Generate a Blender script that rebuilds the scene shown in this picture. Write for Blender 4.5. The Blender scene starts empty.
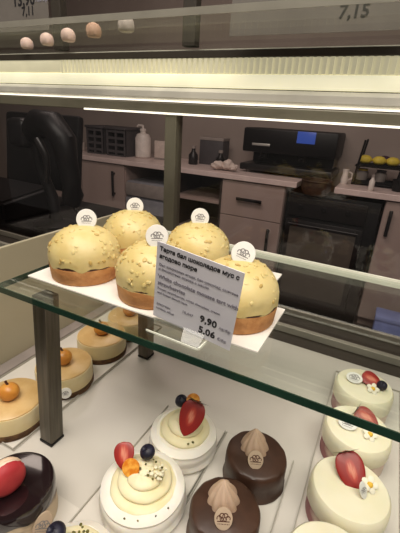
import bpy, bmesh, math, random
from mathutils import Vector, Matrix, noise
random.seed(7)
PI = math.pi
S = bpy.context.scene
COL = S.collection

# ------------------------------------------------------------------ camera
cam_d = bpy.data.cameras.new('camera')
cam = bpy.data.objects.new('camera', cam_d)
COL.objects.link(cam)
S.camera = cam
cam_d.sensor_fit = 'VERTICAL'
cam_d.sensor_width = 27.02
cam_d.sensor_height = 36.0
cam_d.lens = 36.0 * 363.737 / 533.0
cam_d.clip_start = 0.01
cam_d.clip_end = 60
# axes of the picture in the room: right, down, forward
RX, DN, FW = Vector((0.8872, 0.4577, 0.0575)), Vector((0.2210, -0.3124, -0.9239)), Vector((-0.4049, 0.8324, -0.3783))
m = Matrix.Identity(4)
for i in range(3):
    m[i][0] = RX[i]; m[i][1] = -DN[i]; m[i][2] = -FW[i]
m.translation = Vector((0, 0, 1.35))
cam.matrix_world = m

# ------------------------------------------------------------------ world, lamps, exposure
W = bpy.data.worlds.new('world'); S.world = W; W.use_nodes = True
bg = W.node_tree.nodes['Background']
bg.inputs['Color'].default_value = (0.95, 0.86, 0.78, 1)
bg.inputs['Strength'].default_value = 0.16
S.view_settings.view_transform = 'Standard'
S.view_settings.look = 'None'
S.view_settings.gamma = 1.0
S.view_settings.use_curve_mapping = False
S.view_settings.exposure = 0.0

def area(name, loc, rot, sx, sy, power, col):
    d = bpy.data.lights.new(name, 'AREA'); d.shape = 'RECTANGLE'; d.size = sx; d.size_y = sy
    d.energy = power; d.color = col
    o = bpy.data.objects.new(name, d); o.location = loc; o.rotation_euler = rot
    COL.objects.link(o); return o

area('shop_ceiling_light', (0.15, -0.25, 2.62), (math.radians(5), 0, 0), 2.0, 0.9, 46, (1.0, 0.92, 0.82))
area('kitchen_ceiling_light', (-0.9, 1.35, 2.63), (math.radians(18), 0, 0), 1.9, 0.5, 21, (1.0, 0.84, 0.76))

# ------------------------------------------------------------------ materials
def lin(c):
    return tuple(((v/255)/12.92 if v/255 <= 0.04045 else ((v/255+0.055)/1.055)**2.4) for v in c)
def mat(name, c, rough=0.5, c2=None, scale=20, bump=0.0, bscale=60, metal=0.0, spec=0.5, emit=None, estr=0, detail=3, sss=0.0, stretch=None, lo=0.4, hi=0.6, coat=0.0):
    M = bpy.data.materials.new(name); M.use_nodes = True
    nt = M.node_tree; b = nt.nodes['Principled BSDF']
    b.inputs['Base Color'].default_value = (*lin(c), 1)
    b.inputs['Roughness'].default_value = rough
    b.inputs['Metallic'].default_value = metal
    b.inputs['Specular IOR Level'].default_value = spec
    b.inputs['Coat Weight'].default_value = coat
    if sss:
        b.inputs['Subsurface Weight'].default_value = sss
        b.inputs['Subsurface Radius'].default_value = (0.006, 0.004, 0.002)
        b.inputs['Subsurface Scale'].default_value = 0.6
    tc = nt.nodes.new('ShaderNodeTexCoord')
    src = tc.outputs['Object']
    if stretch:
        mp = nt.nodes.new('ShaderNodeMapping'); mp.inputs['Scale'].default_value = stretch
        nt.links.new(src, mp.inputs['Vector']); src = mp.outputs['Vector']
    if c2 is None:
        c2 = tuple(v*0.94 for v in c)
    n = nt.nodes.new('ShaderNodeTexNoise'); n.inputs['Scale'].default_value = scale; n.inputs['Detail'].default_value = detail
    nt.links.new(src, n.inputs['Vector'])
    r = nt.nodes.new('ShaderNodeValToRGB')
    r.color_ramp.elements[0].position = lo; r.color_ramp.elements[1].position = hi
    r.color_ramp.elements[0].color = (*lin(c), 1); r.color_ramp.elements[1].color = (*lin(c2), 1)
    nt.links.new(n.outputs['Fac'], r.inputs['Fac']); nt.links.new(r.outputs['Color'], b.inputs['Base Color'])
    if bump:
        n2 = nt.nodes.new('ShaderNodeTexNoise'); n2.inputs['Scale'].default_value = bscale; n2.inputs['Detail'].default_value = 4
        nt.links.new(src, n2.inputs['Vector'])
        bp = nt.nodes.new('ShaderNodeBump'); bp.inputs['Strength'].default_value = bump; bp.inputs['Distance'].default_value = 0.002
        nt.links.new(n2.outputs['Fac'], bp.inputs['Height']); nt.links.new(bp.outputs['Normal'], b.inputs['Normal'])
    if emit:
        b.inputs['Emission Color'].default_value = (*lin(emit), 1); b.inputs['Emission Strength'].default_value = estr
    return M
def glass(name, tint, refl=1.0, rough=0.0):
    M = bpy.data.materials.new(name); M.use_nodes = True
    nt = M.node_tree; nt.nodes.remove(nt.nodes['Principled BSDF'])
    out = nt.nodes['Material Output']
    tr = nt.nodes.new('ShaderNodeBsdfTransparent'); tr.inputs['Color'].default_value = (*tint, 1)
    gl = nt.nodes.new('ShaderNodeBsdfGlossy'); gl.inputs['Roughness'].default_value = rough
    ge = nt.nodes.new('ShaderNodeNewGeometry')
    def mth(op, a, b_=None):
        k = nt.nodes.new('ShaderNodeMath'); k.operation = op
        for i, v in enumerate((a, b_)):
            if v is None: continue
            if isinstance(v, (int, float)): k.inputs[i].default_value = v
            else: nt.links.new(v, k.inputs[i])
        return k.outputs[0]
    d = nt.nodes.new('ShaderNodeVectorMath'); d.operation = 'DOT_PRODUCT'
    nt.links.new(ge.outputs['Incoming'], d.inputs[0]); nt.links.new(ge.outputs['Normal'], d.inputs[1])
    c = mth('ABSOLUTE', d.outputs['Value'])
    f = mth('POWER', mth('SUBTRACT', 1.0, c), 5.0)
    f = mth('MULTIPLY', mth('ADD', mth('MULTIPLY', f, 0.96), 0.04), refl)
    mx = nt.nodes.new('ShaderNodeMixShader')
    nt.links.new(f, mx.inputs[0]); nt.links.new(tr.outputs[0], mx.inputs[1]); nt.links.new(gl.outputs[0], mx.inputs[2])
    nt.links.new(mx.outputs[0], out.inputs['Surface'])
    return M

M = dict(
    deck=mat('deck', (205, 200, 192), 0.28, (198, 193, 184), 6),
    tray=mat('tray', (214, 209, 200), 0.4, (206, 201, 192), 10),
    trayedge=mat('tray_edge', (172, 167, 156), 0.4),
    card=mat('white_card', (238, 234, 226), 0.6, (231, 227, 218), 30),
    beige=mat('beige_panel', (180, 172, 148), 0.5, (170, 162, 138), 4, bump=0.1, bscale=20),
    steel=mat('brushed_steel', (102, 96, 86), 0.32, (86, 81, 72), 30, metal=0.85, stretch=(8, 8, 0.4)),
    alu=mat('aluminium', (200, 197, 190), 0.35, (188, 185, 178), 12, metal=0.55),
    trim=mat('painted_trim', (214, 211, 202), 0.4, metal=0.1),
    band=mat('grey_band', (150, 146, 134), 0.4),
    olive=mat('dark_rail', (116, 112, 96), 0.45, (106, 102, 86), 10, metal=0.2),
    track=mat('pale_track', (190, 186, 172), 0.35, metal=0.4),
    groove=mat('groove', (58, 52, 44), 0.6),
    diffuser=mat('lit_diffuser', (240, 236, 205), 0.5, emit=(244, 238, 206), estr=0.60),
    ribs=mat('reflector_ribs', (205, 200, 175), 0.4, emit=(236, 228, 190), estr=0.34),
    led=mat('led_line', (255, 250, 235), 0.5, emit=(255, 248, 228), estr=1.15),  # emission paints the bright edge lines of rear rail and trim bar
    glass=glass('clear_glass', (0.955, 0.975, 0.96)),
    upglass=glass('upper_glass', (0.90, 0.90, 0.88), 0.12),
    reardoor=glass('door_glass', (0.93, 0.92, 0.92), 0.6),
    acrylic=glass('clear_acrylic', (0.90, 0.91, 0.90), 1.6),
    edge=mat('green_glass_edge', (20, 50, 38), 0.12, (28, 62, 48), 14, coat=0.5),
    edgelight=mat('polished_glass_edge', (246, 246, 232), 0.3, (236, 238, 222), 20),  # near-white stands in for light caught by clear edges
    crust=mat('tart_crust', (198, 144, 88), 0.7, (176, 120, 68), 60, bump=0.35, bscale=260),
    jam=mat('tart_filling', (70, 36, 20), 0.4),
    yellow=mat('yellow_glaze', (224, 204, 144), 0.42, (216, 194, 128), 40, bump=0.12, bscale=160, sss=0.15),
    nut=mat('glazed_nut', (206, 178, 108), 0.45, (186, 154, 86), 120),
    white=mat('topper_white', (240, 238, 232), 0.5),
    print=mat('grey_print', (128, 124, 124), 0.7),
    black=mat('black_print', (22, 20, 24), 0.7),
    greyprint=mat('pale_print', (142, 138, 148), 0.7),
    tag=mat('tag_paper', (222, 220, 226), 0.55, (216, 214, 221), 20),
    cheese=mat('cheesecake_cream', (230, 214, 172), 0.5, (224, 205, 156), 30, bump=0.12, bscale=120, sss=0.15),
    cheesetop=mat('cheesecake_glaze', (212, 178, 122), 0.32, (203, 166, 108), 50),
    biscuit=mat('biscuit_base', (104, 74, 44), 0.85, (78, 52, 30), 160, bump=0.5, bscale=300),
    physalis=mat('physalis_fruit', (214, 150, 66), 0.34, (198, 130, 50), 60, sss=0.2),
    physcut=mat('physalis_cut', (238, 172, 70), 0.35, (214, 122, 26), 160),
    stem=mat('dark_stem', (74, 34, 16), 0.7),
    meringue=mat('white_meringue', (240, 236, 226), 0.6, (234, 229, 217), 20, bump=0.1, bscale=70, sss=0.2),
    cream=mat('whipped_cream', (238, 229, 192), 0.5, (231, 220, 174), 26, bump=0.12, bscale=110, sss=0.2),
    crumb=mat('white_crumb', (244, 238, 208), 0.7),
    pist=mat('pistachio', (112, 108, 44), 0.7, (78, 74, 26), 200),
    blueberry=mat('blueberry_skin', (34, 34, 54), 0.5, (24, 22, 36), 90),
    straw=mat('strawberry_skin', (146, 28, 24), 0.34, (122, 20, 18), 110, coat=0.15),
    strawcut=None,
    seed=mat('strawberry_seed', (222, 176, 84), 0.5),
    leaf=mat('strawberry_leaf', (60, 74, 34), 0.6, (42, 52, 24), 120),
    choc=mat('chocolate_glaze', (72, 48, 36), 0.40, (60, 39, 29), 50, bump=0.14, bscale=90),
    darkglaze=mat('mirror_glaze', (34, 22, 24), 0.10, (28, 17, 19), 10, coat=0.6),
    mocha=mat('mocha_cream', (210, 182, 158), 0.55, (202, 172, 146), 50, sss=0.1),
    plaque=mat('plaque_paper', (188, 166, 142), 0.5),
    sidecream=mat('mousse_side', (208, 188, 158), 0.5, (70, 44, 38), 16, lo=0.5, hi=0.58, stretch=(1, 1, 2.2)),
    shell=mat('red_macaron', (190, 60, 62), 0.6, (178, 48, 54), 60, bump=0.15, bscale=200),
    shellpale=mat('cream_macaron', (236, 206, 178), 0.6, (206, 120, 104), 130, lo=0.58, hi=0.66),
    filling=mat('macaron_filling', (238, 218, 196), 0.6, bump=0.3, bscale=300),
    mousse=mat('white_mousse', (240, 234, 208), 0.45, (236, 229, 198), 22, bump=0.06, bscale=60, sss=0.15),
    pinkside=mat('strawberry_side', (160, 98, 102), 0.5, (222, 198, 180), 26, lo=0.46, hi=0.56),
    petal=mat('white_petal', (246, 240, 220), 0.6),
    petalY=mat('yellow_petal', (238, 190, 60), 0.6),
    pink=mat('pink_meringue', (246, 214, 204), 0.6, sss=0.1),  # this and the next two colour the stand-ins for lamp reflections
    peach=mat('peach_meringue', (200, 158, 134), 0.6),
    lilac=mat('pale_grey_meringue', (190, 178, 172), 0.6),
    wall=mat('kitchen_wall', (158, 145, 137), 0.8, (150, 137, 129), 2),
    floor=mat('kitchen_floor', (96, 84, 78), 0.5, (84, 72, 66), 3),
    ceil=mat('ceiling_paint', (200, 192, 182), 0.9),
    cab=mat('cabinet_front', (172, 152, 144), 0.45, (162, 142, 134), 3, stretch=(1, 1, 0.4)),
    cabin=mat('cabinet_inside', (54, 44, 42), 0.7),
    wtop=mat('worktop', (222, 202, 196), 0.35, (212, 192, 186), 12),
    darkmetal=mat('dark_metal', (36, 33, 33), 0.35, metal=0.3),
    blackpl=mat('black_plastic', (16, 14, 15), 0.45, (12, 10, 11), 30, spec=0.3),
    ovengl=mat('oven_door_glass', (92, 84, 76), 0.3),
    dish=mat('grey_appliance', (136, 136, 142), 0.4),
    blue=mat('blue_plastic', (150, 164, 226), 0.5),
    upcard=mat('grey_card', (112, 106, 100), 0.6, (106, 100, 94), 20),  # dim light on the upper cards is put into the grey
    screen=mat('blue_screen', (30, 50, 110), 0.3, emit=(70, 98, 190), estr=0.45),
    bottle=mat('milky_plastic', (226, 216, 208), 0.4),
    fruit=mat('lemon_skin', (220, 196, 70), 0.5),
    plum=mat('plum_skin', (60, 30, 52), 0.4),
    brown=mat('brown_wicker', (74, 50, 36), 0.7, (50, 33, 24), 60),
    tealbox=mat('dark_grey_crate', (74, 70, 72), 0.6),
    greybox=mat('pale_grey_board', (150, 140, 134), 0.6),
    wallgrey=mat('grey_laminate', (118, 110, 108), 0.5),
    cloth=mat('crumpled_paper', (216, 200, 190), 0.8),
    case=mat('case_body', (120, 112, 100), 0.5),
)

def cut_fruit():
    m_ = mat('strawberry_cut', (170, 44, 34), 0.42, (168, 36, 30), 90, coat=0.1)
    nt = m_.node_tree; b = nt.nodes['Principled BSDF']
    tc = nt.nodes.new('ShaderNodeTexCoord'); mp = nt.nodes.new('ShaderNodeMapping')
    mp.inputs['Scale'].default_value = (170, 82, 60); mp.inputs['Location'].default_value = (0, -0.15, 0)
    g = nt.nodes.new('ShaderNodeTexGradient'); g.gradient_type = 'SPHERICAL'
    nt.links.new(tc.outputs['Object'], mp.inputs['Vector']); nt.links.new(mp.outputs['Vector'], g.inputs['Vector'])
    r = nt.nodes.new('ShaderNodeValToRGB')
    r.color_ramp.elements[0].position = 0.0; r.color_ramp.elements[0].color = (*lin((148, 30, 24)), 1)
    r.color_ramp.elements[1].position = 0.85; r.color_ramp.elements[1].color = (*lin((226, 150, 122)), 1)
    e = r.color_ramp.elements.new(0.35); e.color = (*lin((182, 60, 44)), 1)
    wv = nt.nodes.new('ShaderNodeTexNoise'); wv.inputs['Scale'].default_value = 1.0; wv.inputs['Detail'].default_value = 2
    mp2 = nt.nodes.new('ShaderNodeMapping'); mp2.inputs['Scale'].default_value = (420, 60, 100)
    nt.links.new(tc.outputs['Object'], mp2.inputs['Vector']); nt.links.new(mp2.outputs['Vector'], wv.inputs['Vector'])
    mu = nt.nodes.new('ShaderNodeMath'); mu.operation = 'MULTIPLY'; ma = nt.nodes.new('ShaderNodeMath'); ma.operation = 'MULTIPLY'; ma.inputs[1].default_value = 2.0
    nt.links.new(wv.outputs['Fac'], ma.inputs[0]); nt.links.new(ma.outputs[0], mu.inputs[0]); nt.links.new(g.outputs['Fac'], mu.inputs[1])
    nt.links.new(mu.outputs[0], r.inputs['Fac']); nt.links.new(r.outputs['Color'], b.inputs['Base Color'])
    return m_
M['strawcut'] = cut_fruit()

# ------------------------------------------------------------------ mesh helpers
def link(name, bm, mt, parent=None, loc=None, rot=None, smooth=True):
    me = bpy.data.meshes.new(name)
    bmesh.ops.recalc_face_normals(bm, faces=bm.faces)
    bm.to_mesh(me); bm.free()
    for k in (mt if isinstance(mt, (list, tuple)) else [mt]): me.materials.append(k)
    if smooth:
        for p in me.polygons: p.use_smooth = True
        try: me.set_sharp_from_angle(angle=math.radians(40))
        except Exception: pass
    o = bpy.data.objects.new(name, me); COL.objects.link(o)
    if parent: o.parent = parent
    if loc is not None: o.location = loc
    if rot is not None: o.rotation_euler = rot
    return o
def tag(o, label, cat, group=None):
    o['label'] = label; o['category'] = cat
    if group: o['group'] = group
    return o
def thing(name, label, cat, loc=(0, 0, 0), rot=(0, 0, 0), group=None):
    o = bpy.data.objects.new(name, None); o.empty_display_size = 0.02
    COL.objects.link(o); o.location = loc; o.rotation_euler = rot
    return tag(o, label, cat, group)
def struct(o): o['kind'] = 'structure'; return o
def box(bm, x0, x1, y0, y1, z0, z1, bev=0.0, mi=0, seg=2):
    t = bmesh.new()
    bmesh.ops.create_cube(t, size=1)
    for v in t.verts:
        v.co = Vector(((x0+x1)/2+v.co.x*(x1-x0), (y0+y1)/2+v.co.y*(y1-y0), (z0+z1)/2+v.co.z*(z1-z0)))
    if bev: bmesh.ops.bevel(t, geom=t.edges[:], offset=bev, segments=seg, affect='EDGES', profile=0.5)
    merge(bm, t, mi)
def merge(bm, t, mi=0, mx=None):
    vm = {}
    for v in t.verts: vm[v] = bm.verts.new(mx @ v.co if mx else v.co)
    for f in t.faces:
        try:
            g = bm.faces.new([vm[v] for v in f.verts]); g.material_index = mi if mi is not None else f.material_index
        except ValueError: pass
    t.free()
def lathe(bm, prof, n=40, fn=None, mi=0, mx=None):
    """prof: list of (r, z); fn(r, z, angle, i) -> (r, z)"""
    t = bmesh.new(); rings = []
    for i, (r, z) in enumerate(prof):
        if r <= 1e-6:
            rr, zz = (r, z) if fn is None else fn(0, z, 0, i)
            rings.append([t.verts.new((0, 0, zz))]); continue
        ring = []
        for k in range(n):
            a = 2*PI*k/n
            rr, zz = (r, z) if fn is None else fn(r, z, a, i)
            ring.append(t.verts.new((rr*math.cos(a), rr*math.sin(a), zz)))
        rings.append(ring)
    for a, b in zip(rings[:-1], rings[1:]):
        if len(a) == 1 and len(b) == 1: continue
        for k in range(n):
            k2 = (k+1) % n
            if len(a) == 1: t.faces.new((a[0], b[k2], b[k]))
            elif len(b) == 1: t.faces.new((a[k], a[k2], b[0]))
            else: t.faces.new((a[k], a[k2], b[k2], b[k]))
    if len(rings[0]) > 1: t.faces.new(list(reversed(rings[0])))
    if len(rings[-1]) > 1: t.faces.new(rings[-1])
    merge(bm, t, mi, mx)
def tube(bm, pts, rad, n=8, mi=0):
    t = bmesh.new(); rings = []
    pts = [Vector(p) for p in pts]
    rads = rad if isinstance(rad, (list, tuple)) else [rad]*len(pts)
    up = Vector((0.13, 0.21, 0.97)).normalized()
    for i, p in enumerate(pts):
        d = (pts[min(i+1, len(pts)-1)] - pts[max(i-1, 0)]).normalized()
        if abs(d.dot(up)) > 0.95: u = d.cross(Vector((1, 0.1, 0))).normalized()
        else: u = d.cross(up).normalized()
        w = d.cross(u)
        rings.append([t.verts.new(p + (u*math.cos(2*PI*k/n) + w*math.sin(2*PI*k/n))*rads[i]) for k in range(n)])
    for a, b in zip(rings[:-1], rings[1:]):
        for k in range(n): t.faces.new((a[k], a[(k+1) % n], b[(k+1) % n], b[k]))
    t.faces.new(rings[0]); t.faces.new(list(reversed(rings[-1])))
    merge(bm, t, mi)
def blob(bm, c, r, sq=(1, 1, 1), sub=2, jit=0.0, mi=0, rot=None):
    t = bmesh.new(); bmesh.ops.create_icosphere(t, subdivisions=sub, radius=1)
    for v in t.verts:
        k = 1 + (noise.noise(v.co*1.7 + Vector(c)*300)*jit if jit else 0)
        v.co = Vector((v.co.x*sq[0]*r*k, v.co.y*sq[1]*r*k, v.co.z*sq[2]*r*k))
        if rot: v.co = rot @ v.co
        v.co += Vector(c)
    merge(bm, t, mi)
def copy_tree(o, parent=None):
    c = o.copy(); COL.objects.link(c)
    if parent: c.parent = parent
    for ch in list(o.children): copy_tree(ch, c)
    return c
def facing(n, roll=0.0):
    """rotation taking local +Z to n, with local +Y as upright as it can be"""
    n = Vector(n).normalized()
    y = Vector((0, 0, 1)) - n*n.z
    if y.length < 0.05: y = Vector((0, 1, 0)) - n*n.y
    y.normalize(); x = y.cross(n)
    return (Matrix((x, y, n)).transposed() @ Matrix.Rotation(roll, 3, 'Z')).to_euler()

def text_bm(bm, items, depth=0.00015):
    """items: (string, x, y, size, align, bold) in the XY plane"""
    for s, x, y, size, al, bold in items:
        cu = bpy.data.curves.new('t', 'FONT'); cu.body = s; cu.size = size; cu.align_x = al
        cu.extrude = depth; cu.offset = size*0.022 if bold else 0.0; cu.resolution_u = 2
        o = bpy.data.objects.new('t', cu); COL.objects.link(o)
        bpy.context.view_layer.update()
        me = bpy.data.meshes.new_from_object(o.evaluated_get(bpy.context.evaluated_depsgraph_get()))
        t = bmesh.new(); t.from_mesh(me)
        merge(bm, t, 0, Matrix.Translation((x, y, 0)))
        bpy.data.objects.remove(o); bpy.data.curves.remove(cu); bpy.data.meshes.remove(me)

def logo_bm(s):
    """small printed mark: a crown of loops over a line of lettering, in the XY plane at z = 0"""
    bm = bmesh.new()
    w = s*0.034
    for k, (cx, cy, r) in enumerate(((-0.27, 0.02, 0.15), (-0.09, 0.14, 0.17), (0.12, 0.14, 0.17), (0.29, 0.02, 0.14))):
        pts = [(s*(cx+r*math.cos(a)), s*(cy+r*math.sin(a)), 0) for a in [PI*1.15 - i*PI*1.3/8 for i in range(9)]]
        tube(bm, pts, w, 5)
    for cx, cy, r in ((-0.12, -0.02, 0.10), (0.10, -0.02, 0.10)):
        pts = [(s*(cx+r*math.cos(a)), s*(cy+r*math.sin(a)), 0) for a in [i*2*PI/8 for i in range(9)]]
        tube(bm, pts, w*0.8, 5)
    tube(bm, [(-s*0.40, -s*0.15, 0), (s*0.40, -s*0.15, 0)], w*0.9, 5)
    x = -0.36
    while x < 0.34:
        d = random.uniform(0.06, 0.10)
        tube(bm, [(s*x, -s*0.30, 0), (s*(x+d*0.7), -s*(0.30+random.uniform(-.03, .03)), 0)], w*0.8, 5); x += d*1.25
    for v in bm.verts: v.co.z *= 0.10
    return bm
_logo = {}
def add_logo(parent, s, z, mt='print'):
    key = (round(s, 5), mt)
    if key not in _logo:
        o = link('printed_logo', logo_bm(s), M[mt], parent, (0, 0, z)); _logo[key] = o.data; return o
    o = bpy.data.objects.new('printed_logo', _logo[key]); COL.objects.link(o); o.parent = parent; o.location = (0, 0, z); return o
def disc_part(name, parent, loc, n, rx, ry, roll=0.0, mt='white', th=0.0009, logo=0.62, lm='print'):
    bm = bmesh.new()
    lathe(bm, [(0, -th), (0.97, -th), (1.0, -th*0.5), (1.0, th*0.5), (0.97, th), (0, th)], 36)
    for v in bm.verts: v.co.x *= rx; v.co.y *= ry
    o = link(name, bm, M[mt], parent, loc, facing(n, roll))
    add_logo(o, min(rx, ry)*2*logo, th+0.00008, lm)
    return o

SH = 1.175      # top of the glass shelf
DK = 0.965      # top of the display deck

# ------------------------------------------------------------------ the room and the kitchen behind
KY = 2.6
bm = bmesh.new(); box(bm, -5, 3.2, -2.2, 3.25, -0.1, 0); struct(link('floor', bm, M['floor']))
bm = bmesh.new(); box(bm, -5, 3.2, 3.2, 3.3, 0, 2.7); struct(link('wall_back', bm, M['wall']))
bm = bmesh.new(); box(bm, -5.1, -5, -2.2, 3.3, 0, 2.7); struct(link('wall_left', bm, M['wall']))
bm = bmesh.new(); box(bm, 3.2, 3.3, -2.2, 3.3, 0, 2.7); struct(link('wall_right', bm, M['wall']))
bm = bmesh.new(); box(bm, -5.1, 3.3, -2.2, 3.3, 2.7, 2.8); struct(link('ceiling', bm, M['ceil']))

def handle(parent, loc, vertical, L):
    bm = bmesh.new()
    if vertical:
        box(bm, -.011, .011, -.034, -.022, -L/2, L/2, .004)
        for s in (-1, 1): box(bm, -.007, .007, -.026, .002, s*L*.4-.008, s*L*.4+.008)
    else:
        box(bm, -L/2, L/2, -.034, -.022, -.012, .012, .004)
        for s in (-1, 1): box(bm, s*L*.4-.008, s*L*.4+.008, -.026, .002, -.007, .007)
    return link('handle', bm, M['darkmetal'], parent, loc)
def cabinet(x0, x1, label, layout, z1=0.934, group=None):
    t = thing('kitchen_cabinet', label, 'cabinet', ((x0+x1)/2, KY+.02, 0), group=group)
    w = (x1-x0)/2
    bm = bmesh.new(); box(bm, -w, w, .0, .56, .08, z1); box(bm, -w+.01, w-.01, .05, .5, 0, .08)
    link('body', bm, M['cab'], t, smooth=False)
    for kind, a, b, c, d, h in layout:
        bm = bmesh.new(); box(bm, a+.003, b-.003, -.019, -.0005, c+.003, d-.003, .002)
        f = link('door' if kind == 'door' else 'drawer', bm, M['cab'], t, smooth=False)
        if h: handle(f, (h[0], -.0185, h[1]), kind == 'door', h[2])
    return t
w = .245
cabinet(-1.12, -.63, 'mauve-beige drawer cabinet with one wide drawer above a door, beside the oven', [
    ('drawer', -w, w, .66, .93, (-.01, .80, .2)), ('door', -w, w, .085, .66, (.165, .51, .2))])
cabinet(-2.56, -2.055, 'pinkish kitchen cabinet with a vertical dark handle, under the soap bottle', [
    ('door', -.25, .25, .085, .93, (.14, .76, .22))])
cabinet(-3.1, -2.565, 'plain kitchen cabinet at the far left behind the black scanner', [
    ('door', -.265, .265, .085, .93, (.19, .76, .22))])
cabinet(.022, .56, 'light cabinet with a vertical dark handle right of the oven', [
    ('door', -.267, .267, .085, .93, (-.225, .79, .17))])
cabinet(.565, 1.2, 'kitchen cabinet at the far right end of the back counter', [
    ('door', -.31, .31, .085, .93, (-.25, .79, .17))])
# open shelving
t = thing('open_shelf_unit', 'dark open shelf compartment under the counter, left of the drawer cabinet', 'shelf unit', (-1.36, KY+.02, 0))
bm = bmesh.new()
box(bm, -.235, -.215, 0, .56, 0, .934); box(bm, .215, .235, 0, .56, 0, .934); box(bm, -.215, .215, .54, .56, 0, .934)
link('carcass', bm, M['cabin'], t, smooth=False)
for z in (.08, .44, .72):
    bm = bmesh.new(); box(bm, -.2145, .2145, .01, .539, z, z+.02, .002); link('shelf', bm, M['cab'], t, smooth=False)
# dishwasher
t = thing('dishwasher', 'grey under-counter appliance with a pale top strip, between pink cabinet and open shelves', 'appliance', (-1.83, KY-.01, 0))
bm = bmesh.new(); box(bm, -.215, .215, .03, .56, .03, .80, .006); link('body', bm, M['dish'], t)
bm = bmesh.new(); box(bm, -.21, .21, 0, .029, .06, .66, .005); link('door', bm, M['dish'], t)
bm = bmesh.new(); box(bm, -.21, .21, .004, .029, .68, .79, .005); link('control_panel', bm, M['greybox'], t)
for sx in (-.17, .17):
    bm = bmesh.new(); lathe(bm, [(.02, 0), (.02, .03)], 12); link('foot', bm, M['blackpl'], t, (sx, .2, 0))
# oven in its dark niche
t = thing('oven', 'black built-in oven with a large glass door in the dark gap of the counter', 'oven', (-.305, KY, 0))
bm = bmesh.new(); box(bm, -.31, .31, .03, .58, 0, .90, .004); link('body', bm, M['blackpl'], t)
bm = bmesh.new(); box(bm, -.285, .235, -.012, .0295, .09, .715, .006)
d = link('door', bm, M['darkmetal'], t)
bm = bmesh.new(); box(bm, -.25, .20, -.016, -.0125, .14, .665, .001); link('window', bm, M['ovengl'], d)
bm = bmesh.new(); tube(bm, [(-.26, -.045, .69), (.21, -.045, .69)], .008, 10)
for s in (-.24, .19): tube(bm, [(s, -.045, .69), (s, -.01, .69)], .006, 8)
link('handle', bm, M['darkmetal'], d)
bm = bmesh.new(); box(bm, -.285, .235, .005, .0295, .74, .88, .004)
c = link('control_panel', bm, M['darkmetal'], t)
for k in range(3):
    bm = bmesh.new(); lathe(bm, [(.016, 0), (.016, .014), (.012, .018), (0, .018)], 16); link('knob', bm, M['blackpl'], c, (-.2+.16*k, .005, .81), (PI/2, 0, 0))
# worktops
for x0, x1, lab in ((-3.1, -.55, 'long pale mauve worktop running left of the oven gap'), (-.30, 1.2, 'pale mauve worktop piece right of the oven gap')):
    bm = bmesh.new(); box(bm, x0, x1, KY-.02, 3.2, .9345, .974, .004); tag(link('worktop', bm, M['wtop'], smooth=False), lab, 'worktop')
WT = .9745
# blue box
t = thing('storage_box', 'blue plastic box on the floor in front of the right cabinet', 'box', (.23, 2.45, 0))
bm = bmesh.new(); box(bm, -.1, .1, -.07, .07, 0, .2, .008); link('body', bm, M['blue'], t)
bm = bmesh.new(); box(bm, -.105, .105, -.075, .075, .2005, .232, .006); link('lid', bm, M['blue'], t)

# things on the back counter
def soap():
    t = thing('soap_bottle', 'milky white pump bottle on the counter, left of the steel upright', 'bottle', (-2.07, 2.9, WT))
    bm = bmesh.new(); lathe(bm, [(0, 0), (.062, 0), (.072, .01), (.072, .17), (.055, .205), (.026, .215), (.026, .23), (0, .23)], 24); link('body', bm, M['bottle'], t)
    bm = bmesh.new(); lathe(bm, [(.029, .2305), (.029, .252), (.01, .256), (.01, .28), (0, .28)], 16); tube(bm, [(0, 0, .278), (-.05, 0, .28), (-.062, 0, .266)], .009, 8); link('pump', bm, M['bottle'], t)
soap()
def crate(x, label, wd, ht, mt):
    t = thing('dish_crate', label, 'crate', (x, 2.92, WT), group=None)
    w = wd/2
    bm = bmesh.new()
    box(bm, -w, w, -.15, .15, 0, .012)
    for sx in (-w, w-.012): box(bm, sx, sx+.012, -.15, .15, .012, ht)
    box(bm, -w, w, .138, .15, .012, ht)
    n = 4
    for k in range(n):
        z = .012+ht*k/n
        box(bm, -w, w, -.15, -.138, z+.02, z+ht/n*.72)
    for sx in (-w, 0-.01, w-.02): box(bm, sx, sx+.02, -.152, -.14, .012, ht)
    link('basket', bm, M[mt], t, smooth=False)
    bm = bmesh.new(); box(bm, -w-.012, w+.012, -.162, .162, ht+.0005, ht+.022, .006); link('rim', bm, M[mt], t)
crate(-2.53, 'dark slatted crate left of two on the back counter', .20, .23, 'tealbox')
crate(-2.28, 'dark slatted crate beside the white soap bottle', .22, .23, 'tealbox')
def cup(x, y, r, h, mt, label, group=None):
    bm = bmesh.new(); lathe(bm, [(0, 0), (r*.7, 0), (r*.8, .004), (r, h), (r*.9, h), (r*.7, h*.25), (0, h*.2)], 24)
    t = tag(link('cup', bm, M[mt], None, (x, y, WT)), label, 'cup', group)
cup(-2.80, 2.86, .05, .08, 'cloth', 'pale cup at the left end of the back counter')
cup(-2.70, 2.95, .045, .10, 'tealbox', 'dark grey cup between the pale cup and the crates')
t = thing('tilted_tray', 'pale board leaning beside the soap bottle', 'board', (-1.86, 2.93, WT))
bm = bmesh.new(); box(bm, -.1, .1, -.008, .008, 0, .16, .003); link('board', bm, M['cloth'], t)
bm = bmesh.new(); box(bm, -.09, .09, -.03, .03, -.0005, .012, .003); link('stand', bm, M['greybox'], t)
def dark_bottle(x, h, label):
    t = thing('glass_bottle', label, 'bottle', (x, 2.86, WT))
    bm = bmesh.new(); lathe(bm, [(0, 0), (.035, 0), (.04, .006), (.04, h*.6), (.018, h*.82), (.016, h), (0, h)], 24); link('body', bm, M['darkmetal'], t)
    bm = bmesh.new(); lathe(bm, [(.019, h+.0005), (.019, h+.022), (0, h+.022)], 16); link('cap', bm, M['greybox'], t)
dark_bottle(-1.52, .13, 'dark shiny bottle on the counter just right of the steel upright')
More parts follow.
